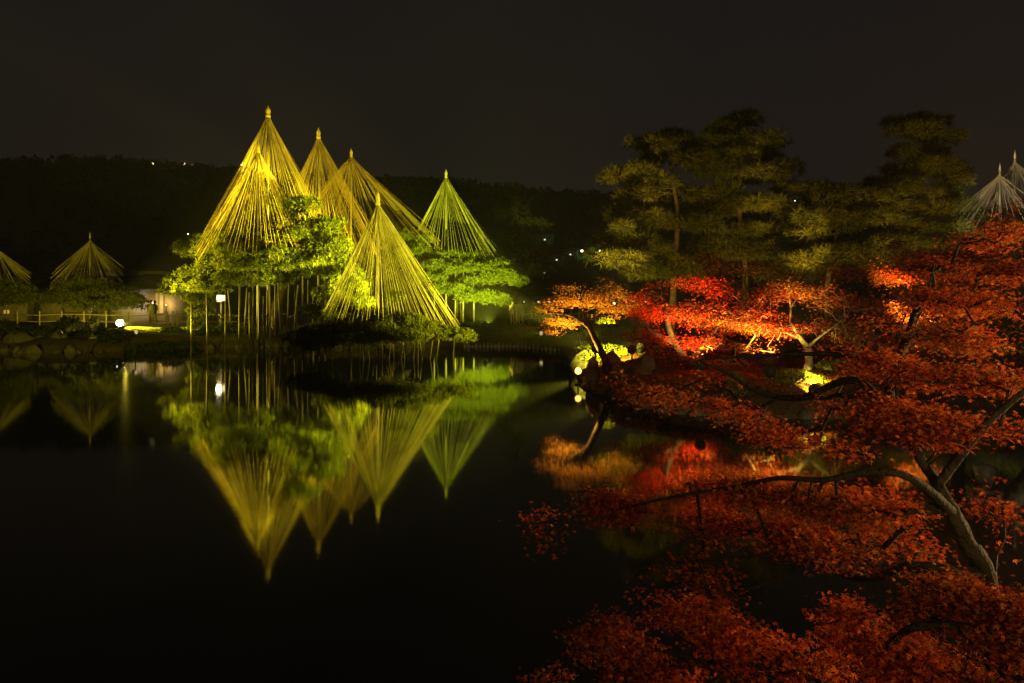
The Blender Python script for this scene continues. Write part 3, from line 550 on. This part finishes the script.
for i,px in enumerate([302,310,317,322,328,333,340,346,352,358,364,370,376,381,387,394,399,405,412,417,423,428,434,452]):
    post(px,340,360,R.uniform(28.8,30.6),'short crooked post in the water under the islet pine','posts under the islet pine',R.uniform(-5,5),.032)
for px,tp_ in [(446,270),(455,274),(463,272),(474,280),(434,284)]:
    post(px,tp_,322,50,'slim post below the green lit pine that stands apart','posts under the green lit pine',R.uniform(-1,1),.06)

# ------------------------------------------------------------- shrubs, rocks, stones
def bush(px, py, Y, rx, ry, label, name='clipped_bush', mat='bush', n=900, size=.09, rd=None, grp='clipped bushes on the banks', cat='bush', floor=True):
    s = m2(Y); c = P(px,py,Y); gr = g0(c[0],Y)
    if floor: c[2] = max(gr,0)+ry*s*.35
    r = np.array([rx*s, rd or rx*s*.8, ry*s*1.1]); q = unit(R.normal(size=(n,3))); q[:,2] = np.abs(q[:,2])*1.15-.3
    bump = 1+.09*np.sin(q[:,0]*7+px)*np.sin(q[:,1]*6)+.05*R.normal(size=n)
    C = c+q*r*bump[:,None]*R.uniform(.8,1.02,(n,1)); o = np.array([c[0],c[1],max(gr,0)])
    t = thing(name,label,cat,o,grp)
    mb = MB(); quads(mb, C, size, q); mb.build('foliage', M[mat], t, at=o)
    if not floor: return t
    mb = MB(); e_ = c+unit(R.normal(size=(14,3))*[1,1,.5]+[0,0,.4])*r*.75; mb.segs(np.tile(o+[0,0,-.05],(14,1)), e_, np.full(14,.03), np.full(14,.01), 4); mb.build('stem', M['bark'], t, at=o)
    return t
for px,py,Y,rx,ry,lb in [(160,347,35.2,16,7,'broad clipped bush at the water edge below the lit lawn'),(184,347,35.8,14,7,'round clipped bush right of the broad one below the lit lawn'),(136,347,34.8,13,6,'low bush on the shore under the white floodlight'),
  (113,343,34.9,12,10,'rounded bush on the shore left of the white floodlight'),(92,340,35.4,13,14,'yellowish bush with a round stone lantern before it'),(68,338,35.6,16,15,'large dark bush standing before the fence'),(46,343,35.4,11,9,'small bush beside the large dark one'),
  (27,343,35.8,16,9,'flat dark bush by the left shore stones'),(2,340,35.9,22,16,'dark bush at the left edge of the view'),(208,342,37.6,11,9,'dark round bush behind the tall water posts'),(227,342,38.2,12,9,'second dark bush behind the tall water posts'),(246,336,39,12,8,'bush at the foot of the big pine'),
  (172,326,38,12,5,'bright yellow shrub at the right end of the lit lawn'),(196,312,41,9,16,'tall yellow green shrub behind the tall water posts')]:
    bush(px,py,Y,rx,ry,lb,n=700 if rx<14 else 1100, size=.13)
bush(603,338,24.5,34,12,'big pale yellow azalea mound behind the leaning maple',mat='azalea',n=4200,size=.10,rd=1.0,grp=None)
bush(588,318,34,12,8,'small yellow green shrub behind the orange boughs',mat='azalea',n=700,size=.12)
bush(606,322,24.5,9,5,'small round shrub on top of the pale azalea mound',mat='azalea',n=400,size=.09,floor=False)
bush(540,336,40,26,4,'flat brown shrub on the far lawn behind the stone edging',mat='brown',n=900,size=.14)
bush(736,376,15.8,13,17,'upright mossy shrub on the far bank left of the pale trunk',mat='azalea',n=900,size=.07,rd=.3)
bush(840,366,18,26,9,'mossy mound to the right of the pale trunk',mat='azalea',n=1400,size=.08)
bush(795,394,16.3,30,9,'low ground shrub glowing at the foot of the pale trunk',mat='azalea',n=1800,size=.07)
for px,Y,rx,ry,lb in [(650,17.4,40,9,'rusty low shrub along the tip of the peninsula'),(690,16.4,36,8,'low russet shrub under the scarlet maple'),(750,16,34,7,'flat russet shrub by the water below the orange maple'),(860,16.6,40,10,'dark russet shrub right of the pale trunk'),(925,15.6,44,12,'brown thicket below the tangled red maple'),(990,14.8,44,14,'brown thicket at the right edge by the water')]:
    bush(px,390,Y,rx,ry,lb,name='low_shrub',mat='brown',n=2200,size=.07,grp='low russet shrubs on the peninsula',cat='shrub')
def rock(px, Y, sx_, sy_, sz_, label, name='boulder', mat='rock', grp=None, cat='boulder', x=None, seed=0, z=None):
    c = P(px,340,Y); X = c[0] if x is None else x; zz = max(g0(X,Y),-.05) if z is None else z
    bm = MB(); n=12; prof=[]
    rg = np.random.default_rng(seed+int(abs(px)*7)); V=[]; m_=7
    for k in range(m_):
        f = k/(m_-1); rr = math.sin(math.pi*(.30+.68*f))**.7 if f<1 else .1
        for j in range(n):
            a = 2*math.pi*j/n; q = rr*(1+.16*math.sin(2*a+seed+px)+.10*math.sin(5*a+k)+.06*rg.normal())
            V.append((math.cos(a)*q*sx_/2, math.sin(a)*q*sy_/2, -.12+f*(sz_+.12)*(1+.05*rg.normal())))
    Fc=[(i*n+j,i*n+(j+1)%n,(i+1)*n+(j+1)%n,(i+1)*n+j) for i in range(m_-1) for j in range(n)]+[tuple(range(n))[::-1],tuple((m_-1)*n+j for j in range(n))]
    o = bm.add(V,Fc).build(name,M[mat]); o.location=(X,Y,zz); return tag(o,label,cat,grp)
for px,Y,a,b,c,lb in [(593,20.6,.5,.45,.75,'upright mossy boulder at the foot of the leaning orange maple'),(622,19.6,.7,.6,.35,'dark boulder right of the leaning maple'),(640,19,.8,.6,.25,'flat boulder near the glaring amber lamp'),(612,21.5,.7,.5,.5,'pale lit stone under the azalea mound'),
   (648,19.2,.4,.3,.5,'small yellow lit stone below the scarlet maple'),(585,24,1.1,.8,.9,'mossy boulder left of the pale azalea mound'),(20,35.4,1.6,.9,.5,'long flat stone on the left shore'),(48,35.6,1.2,.7,.7,'squat stone on the left shore left of the large dark bush'),
   (60,35.2,.7,.6,.4,'small shore stone beside the squat one'),(118,350,1,1,1,'')]:
    if lb: rock(px,Y,a,b,c,lb,grp='boulders on the banks',seed=int(px))
i=0
for x in np.arange(-2.6,2.5,.21):
    Yy = 38.05-.28*max(0,x-.4)*5; 
    rock(0,Yy-.25+R.normal()*.04,.2*R.uniform(.7,1.2),.22,.16*R.uniform(.6,1.5),'small pale edging stone in the row along the far water edge',name='edging_stone',mat='shore',grp='edging stones along the far shore',cat='edging stone',x=x,seed=i,z=.02); i+=1
k=0
for a0,a1,st,lb,gr_ in [((-29,35.1),(-17,36.0),.62,'rounded rock edging the far left shore','rocks edging the far left shore'),((-16.6,36.2),(-3.2,38.0),.75,'rounded rock edging the shore behind the big pine props','rocks edging the shore by the big pine'),]:
    A_=np.array(PO); sel=[p for p in A_ if a0[0]<=p[0]<=a1[0] and p[1]>30]; sel=np.array(sel); sel=sel[np.argsort(sel[:,0])]; x=a0[0]
    while x<a1[0]:
        yy=float(np.interp(x,sel[:,0],sel[:,1])); rock(0,yy+R.uniform(-.1,.15),R.uniform(.25,.85),R.uniform(.3,.5),R.uniform(.1,.42),lb,name='shore_rock',grp=gr_,cat='rock',x=x,seed=100+k,z=-.02); x+=st*R.uniform(.4,1.9); k+=1
sel=[p for p in PO if p[0]>2 and 14<p[1]<30 and p[0]<10.5]; d_=0
for p,q in zip(sel[:-1],sel[1:]):
    L_=np.linalg.norm(q-p); nn=max(1,int(L_/.55))
    for j in range(nn):
        c_=p+(q-p)*j/nn; rock(0,c_[1]+R.uniform(-.06,.1),R.uniform(.3,.6),R.uniform(.3,.5),R.uniform(.12,.34),'mossy rock edging the peninsula under the maples',name='shore_rock',grp='rocks edging the peninsula',cat='rock',x=c_[0]+R.uniform(-.05,.05),seed=300+k,z=-.02); k+=1
# fallen leaves on the peninsula
N=26000; X=R.uniform(2,14,N); Yv=R.uniform(14.6,24,N); k=sdist(X,Yv)>.05; X=X[k];Yv=Yv[k]; mb=MB(); leaves(mb,np.c_[X,Yv,gz(X,Yv)+.02],.06,up=1.5,tilt=.3,lobes=3)
tag(mb.build('fallen_leaves',M['deep']),'red maple leaves fallen over the peninsula ground',kind='stuff')
N=9000; X=R.uniform(1.5,9,N); Yv=R.uniform(1,7,N); k=sdist(X,Yv)>.05; X=X[k];Yv=Yv[k]; mb=MB(); leaves(mb,np.c_[X,Yv,gz(X,Yv)+.02],.045,up=1.5,tilt=.3,lobes=5)
tag(mb.build('bank_leaf_litter',M['deep']),'leaf litter on the near bank',kind='stuff')
# short lawn grass
for nm,x0,x1,y0,y1,n_,lb in [('lawn_grass',-24,-15,37,44,16000,'short grass of the lit lawn left of the big pine, lamplight put into its colour'),('far_lawn_grass',-6,7,38.3,52,16000,'short grass of the dark lawn across the pond')]:
    X=R.uniform(x0,x1,n_);Yv=R.uniform(y0,y1,n_);k=sdist(X,Yv)>.4;X=X[k];Yv=Yv[k];mb=MB();tufts(mb,np.c_[X,Yv,gz(X,Yv)],np.tile([0,0,1.],(len(X),1)),.13,3,.12)
    tag(mb.build(nm,M['azalea' if nm=='lawn_grass' else 'bush']),lb,kind='stuff')  # lit lawn gets a brighter leaf colour; lamplight put into the grass

# ------------------------------------------------------------- fences
def fence(x0,x1,Y0,Y1,sp_,hh,label,mat='wood',rails=(.35,.75),r=.05):
    n=int(abs(x1-x0)/sp_)+1; z0=g0(x0,Y0); t=thing('wooden_fence',label,'fence',(x0,Y0,z0)); o=np.array([x0,Y0,z0])
    pts=[np.array([x0+(x1-x0)*i/(n-1),Y0+(Y1-Y0)*i/(n-1),0]) for i in range(n)]
    for p in pts: p[2]=g0(p[0],p[1]); MB().tube([p-[0,0,.1],p+[0,0,hh]],[r,r*.9],7).build('post',M[mat],t,at=o)
    for h_ in rails:
        MB().tube([p+[0,0,h_*hh] for p in pts],r*.55,6).build('rail',M[mat],t,at=o)
    return t
fence(-31.5,-21.6,43.5,43.5,1.35,1.05,'low wooden rail fence on the far left bank')
fence(-22.9,-17.6,44,44,.62,1.05,'pale post and rail fence behind the lit lawn by the white floodlight')
fence(.3,6.0,50,49,.55,.95,'pale fence beyond the orange maple across the dark lawn','pole')

# ------------------------------------------------------------- buildings
def house(label,x,Y,wd,dp,ht,rz=0,roofh=1.2,wall='plaster',wins=(),z=None,name='house',grp=None,winmat='g_win',over=.5,cat='house'):
    z = (g0(x,Y) if z is None else z)-.1; t=thing(name,label,cat,(x,Y,z),grp,rz)
    MB().box((0,0,ht/2),(wd,dp,ht)).build('wall',M[wall],t)
    a=wd/2+over; b=dp/2+over; v=[(-a,-b,ht),(a,-b,ht),(a,b,ht),(-a,b,ht),(-a*.75,0,ht+roofh),(a*.75,0,ht+roofh)]; v2=[(p[0],p[1],p[2]+.14) for p in v]
    MB().add([(p[0],p[1],p[2]+.003) for p in v[:4]]+v2[:4]+v2[4:],[(3,2,1,0),(0,1,5,4),(1,2,6,5),(2,3,7,6),(3,0,4,7),(4,5,9,8),(5,6,9),(6,7,8,9),(7,4,8)]).build('roof',M['roof'],t)
    for wx,wz,ww,wh in wins:
        f_=MB()
        for q in ((wx-ww/2-.04,wz,.08,wh+.16),(wx+ww/2+.04,wz,.08,wh+.16),(wx,wz-wh/2-.04,ww,.08),(wx,wz+wh/2+.04,ww,.08),(wx,wz,.05,wh)): f_.box((q[0],-dp/2-.03,q[1]),(q[2],.1,q[3]))
        fo=f_.build('window',M['wood'],t); MB().box((wx,-dp/2-.012,wz),(ww,.02,wh)).build('pane',M[winmat],fo)
    return t
house('pale walled tea house behind the fence by the white floodlight',P(128,0,52)[0],52,4.2,4,2.5,wins=[(-1.4,1.4,.7,1.0)],roofh=1.0,winmat='g_shoji')
house('house with an amber lit screen left of the big pine',P(166,0,54)[0],54,3.6,4,2.7,wins=[(-1.35,2.1,.5,.5),(.5,1.45,.7,1.5)],roofh=.9,winmat='g_shoji')
house('low dark walled hut between the screen house and the big pine',P(192,0,57)[0],57,4,4,2.2,roofh=.8)
house('brown gabled hut with an amber glow on the far left',P(25,0,56)[0],56,4.6,4,2.1,wins=[(0,.8,.5,.3)],roofh=1.7,wall='wood',winmat='g_shoji')
house('brown walled hut behind the large dark bush',P(72,0,55)[0],55,4.2,4,2.4,roofh=.8,wall='wood')
house('upper storey of a grey building rising over the tea house',P(135,0,90)[0],90,11,8,5.4,roofh=.5,wins=[],over=.2)
town=[(528,294),(516,283),(531,274),(541,280),(554,267),(545,292),(537,297),(560,296),(542,247),(566,262),(625,282),(633,300),(640,297),(519,295),(549,300)]
for i,(px,py) in enumerate(town):
    h_=hill_hit(px,py) if py<292 else np.array([(px-512)*150/F,150,g0(0,150)]); 
    house('small dark house with one lit window in the town below the hill',h_[0],h_[1],7*h_[1]/220,6,4*h_[1]/220,rz=R.uniform(-.4,.4),roofh=1.5,z=h_[2],grp='town houses below the hill',wins=[(R.uniform(-2,2)*h_[1]/220,2.2*h_[1]/220,.5*h_[1]/220,.45*h_[1]/220)],name='town_house',winmat='g_town')
def lamp(px,py,Y,label,r=.16,base=None,glass='g_far',grp='distant street lamps',name='street_lamp'):
    p=P(px,py,Y); b=(float(hz(p[0],Y)) if Y>125 else g0(p[0],Y)) if base is None else base; b=min(b,p[2]-.4)
    t=thing(name,label,'street lamp',(p[0],Y,b),grp); h=p[2]-b
    MB().tube([(0,0,-.3),(0,0,h-r*.6)],[.06+r*.05,.04+r*.04],6).box((0,0,h-r*.8),(r*1.1,r*1.1,r*.15)).build('post',M['black'],t)
    MB().lathe((0,0,h),[(r*.5,-r*.7),(r*.9,-.2*r),(r,.2*r),(r*.5,r*.8)],10).build('lamp_glass',M[glass],t); return t
for i,(px,py) in enumerate([(152,165),(184,165),(242,166)]):
    lamp(px,py-1,560,['lamp on the hilltop, leftmost of the three bright ones','lamp on the hilltop, middle one of three with lit bushes below','lamp on the hilltop nearest the tallest rope cone'][i],1.3,glass='g_lan')
lamp(71,173,520,'faint lamp on the left end of the hilltop',.5)
lamp(110,172,520,'very faint lamp on the hilltop between the left end one and the bright three',.32)
lamp(205,174,520,'faint lamp on the hilltop between the two right hand bright ones',.4)
lamp(296,190,480,'faint lamp on the hill seen between the golden rope cones',.35)
lamp(540,236,300,'faint lamp half way up the hill right of the distant conifer',.3)
lamp(655,262,200,'faint lamp glimpsed under the boughs of the left tall pine',.2)
lamp(188,234,300,'single faint lamp part way down the dark hill',.3)
lamp(7,234,300,'faint lamp on the hillside at the left edge',.45)
lamp(12,304.5,58,'white lamp by the brown gabled hut',.14,glass='g_lan')
lamp(57.5,308,58,'white lamp between the two brown huts',.13,glass='g_lan')
lamp(54.5,324.5,46,'small low lamp near the fence before the huts',.05,glass='g_lan',name='path_lamp')
lamp(582,251,240,'bright greenish lamp beside the lit tree on the hillside',.6,glass='g_lan')
lamp(600,251,240,'second lamp right of the lit tree on the hillside',.4)
lamp(614,303.5,45,'warm lamp glimpsed between the orange and scarlet maples',.10,glass='g_lan')
lamp(495,319,62,'tiny lamp low on the dark lawn by the green lit pine',.12,name='path_lamp')
lamp(795,201,90,'bluish lamp glimpsed through the tallest dark pine',.08)
for px,py in [(876,262),(1007,275),(1017,282)]: lamp(px,py,40,'tiny lamp glimpsed through the foliage on the right',.07,glass='g_lan')
h_=hill_hit(592,256); bush(592,256,h_[1],9,7,'small tree lit green on the far hillside',name='lit_tree',mat='bush',n=700,size=1.0,floor=False,grp='lit trees',cat='tree')
def glow(p,col,pw,r=.1,par=None):
    l=bpy.data.lights.new('lamp_light','POINT'); l.energy=pw; l.color=col; l.shadow_soft_size=r; o=bpy.data.objects.new('lamp_light',l); COL.objects.link(o); o.location=tuple(p)
    if par: o.parent=par; o.location=tuple(np.asarray(p)-np.array(par.location))
q=P(588,250,h_[1]); glow(q+[0,-6,1],(.4,1,.3),500,.4)
glow(P(184,168,590)+[2,-4,-2],(1,.8,.4),9000,.5)
# garden lantern post among the posts
p=P(221,298,41); b=g0(p[0],41); t=thing('garden_lantern','glowing square lantern on a post under the big pine','lantern',(p[0],41,b))
h=p[2]-b; MB().tube([(0,0,-.1),(0,0,h-.2)],[.07,.055],8).box((0,0,h-.22),(.36,.36,.05)).build('post',M['pole'],t)
MB().box((0,0,h),(.36,.36,.34)).build('lamp_glass',M['g_lan'],t)
fr=MB(); [fr.box((sx_*.19,sy_*.19,h),(.035,.035,.36)) for sx_ in (-1,1) for sy_ in (-1,1)]; fr.build('frame',M['black'],t)
MB().lathe((0,0,h+.18),[(.34,0),(.33,.03),(.12,.16),(.02,.2)],4).build('cap',M['roof'],t)
glow(p+[0,-.35,0],(1,.78,.4),30,.15,t)
tl=lamp(152.5,302.5,50,'white lamp under the eave of the tea house',.13,glass='g_lan'); glow(P(152,303,49.6),(1,.74,.45),60,.1,tl)
tl=lamp(166,305,51.6,'added amber lamp brightening the front of the screen house',.07,glass='g_shoji'); glow(P(166,304.6,51.3),(1,.55,.12),40,.05,tl)  # lamp added to carry the amber glow on the wall
# sign post and stone lanterns
p=P(516.5,304,46); b=g0(p[0],46); t=thing('sign_post','pale wooden post with a small board across the dark lawn','sign post',(p[0],46,b)); h=p[2]-b
MB().box((0,0,h/2),(.13,.13,h)).build('post',M['pole'],t); MB().box((.02,-.085,h-.16),(.5,.04,.32)).build('board',M['wood'],t)

def person(px,Y,label,mat_c,mat_p,face=0,h=1.62):
    p=P(px,320,Y); z=g0(p[0],Y); t=thing('person',label,'person',(p[0],Y,z),rz=face)
    k=h/1.7; me=bpy.data.meshes.new('body'); J=[(0,0,.92),(0,0,1.12),(0,.0,1.38),(0,-.01,1.50),(0,-.02,1.60),(0,-.02,1.68),(-.10,0,.88),(-.11,-.02,.48),(-.11,.03,.08),(-.11,-.12,.03),(.10,0,.88),(.12,.03,.48),(.13,.06,.08),(.13,-.09,.03),(-.19,0,1.38),(-.24,.02,1.12),(-.22,-.08,.88),(-.215,-.11,.80),(.19,0,1.38),(.24,.02,1.12),(.22,-.08,.88),(.215,-.11,.80)]
    E=[(0,1),(1,2),(2,3),(3,4),(4,5),(0,6),(6,7),(7,8),(8,9),(0,10),(10,11),(11,12),(12,13),(2,14),(14,15),(15,16),(16,17),(2,18),(18,19),(19,20),(20,21)]
    rad=[.13,.12,.14,.055,.10,.085,.085,.06,.042,.035,.085,.06,.042,.035,.06,.045,.032,.035,.06,.045,.032,.035]
    me.from_pydata([tuple(np.array(j)*k) for j in J],E,[]); o=bpy.data.objects.new('body',me); COL.objects.link(o); o.parent=t; me.materials.append(mat_p)
    sm=o.modifiers.new('skin','SKIN'); lay=me.skin_vertices.new() if not me.skin_vertices else me.skin_vertices[0]
    for i_,r_ in enumerate(rad): lay.data[i_].radius=(r_*k,r_*k)
    lay.data[0].use_root=True; ss=o.modifiers.new('sub','SUBSURF'); ss.levels=1; ss.render_levels=1
    MB().lathe((0,0,0),[(.17*k,.80*k),(.185*k,.95*k),(.165*k,1.12*k),(.19*k,1.36*k),(.12*k,1.47*k),(.07*k,1.49*k)],12).build('coat',mat_c,t)
    MB().lathe((0,.01,0),[(.107*k,1.60*k),(.112*k,1.67*k),(.09*k,1.74*k),(.03*k,1.775*k)],10).build('hair',M['black'],t); return t
def flat(name,c):
    m,t,b,o=newmat(name); b.inputs['Base Color'].default_value=(*c,1); b.inputs['Roughness'].default_value=.8; return m
cb=flat('blue_cloth',(.25,.3,.42)); cw=flat('pale_cloth',(.5,.48,.45)); skin=flat('skin',(.45,.28,.2)); cd=flat('dark_cloth',(.06,.06,.08))
person(512.5,46.5,'visitor in a pale coat standing left of the wooden sign post',cw,skin,.4)
person(520.5,47,'visitor in a bluish coat standing right of the wooden sign post',cb,skin,-.3)
person(151,46.5,'visitor in a pale coat at the fence by the tea house',cw,skin,.2)
person(154.5,47,'visitor in a dark coat beside the pale coated one at the fence',cd,skin,-.2)
# round stone lantern on the left bank
p=P(93,346,35.3); z=max(g0(p[0],35.3),0); t=thing('stone_lantern','small round stone lantern on the left shore before the yellowish bush','stone lantern',(p[0],35.3,z))
MB().lathe((0,0,0),[(.2,-.1),(.18,.05),(.09,.12),(.09,.34),(.17,.4)],10).build('base',M['stone'],t)
MB().lathe((0,0,.403),[(.13,0),(.15,.1),(.13,.2)],6).build('fire_box',M['stone'],t)
MB().lathe((0,0,.606),[(.28,0),(.25,.05),(.1,.13),(.05,.16),(.06,.22),(.01,.27)],12).build('cap',M['stone'],t)
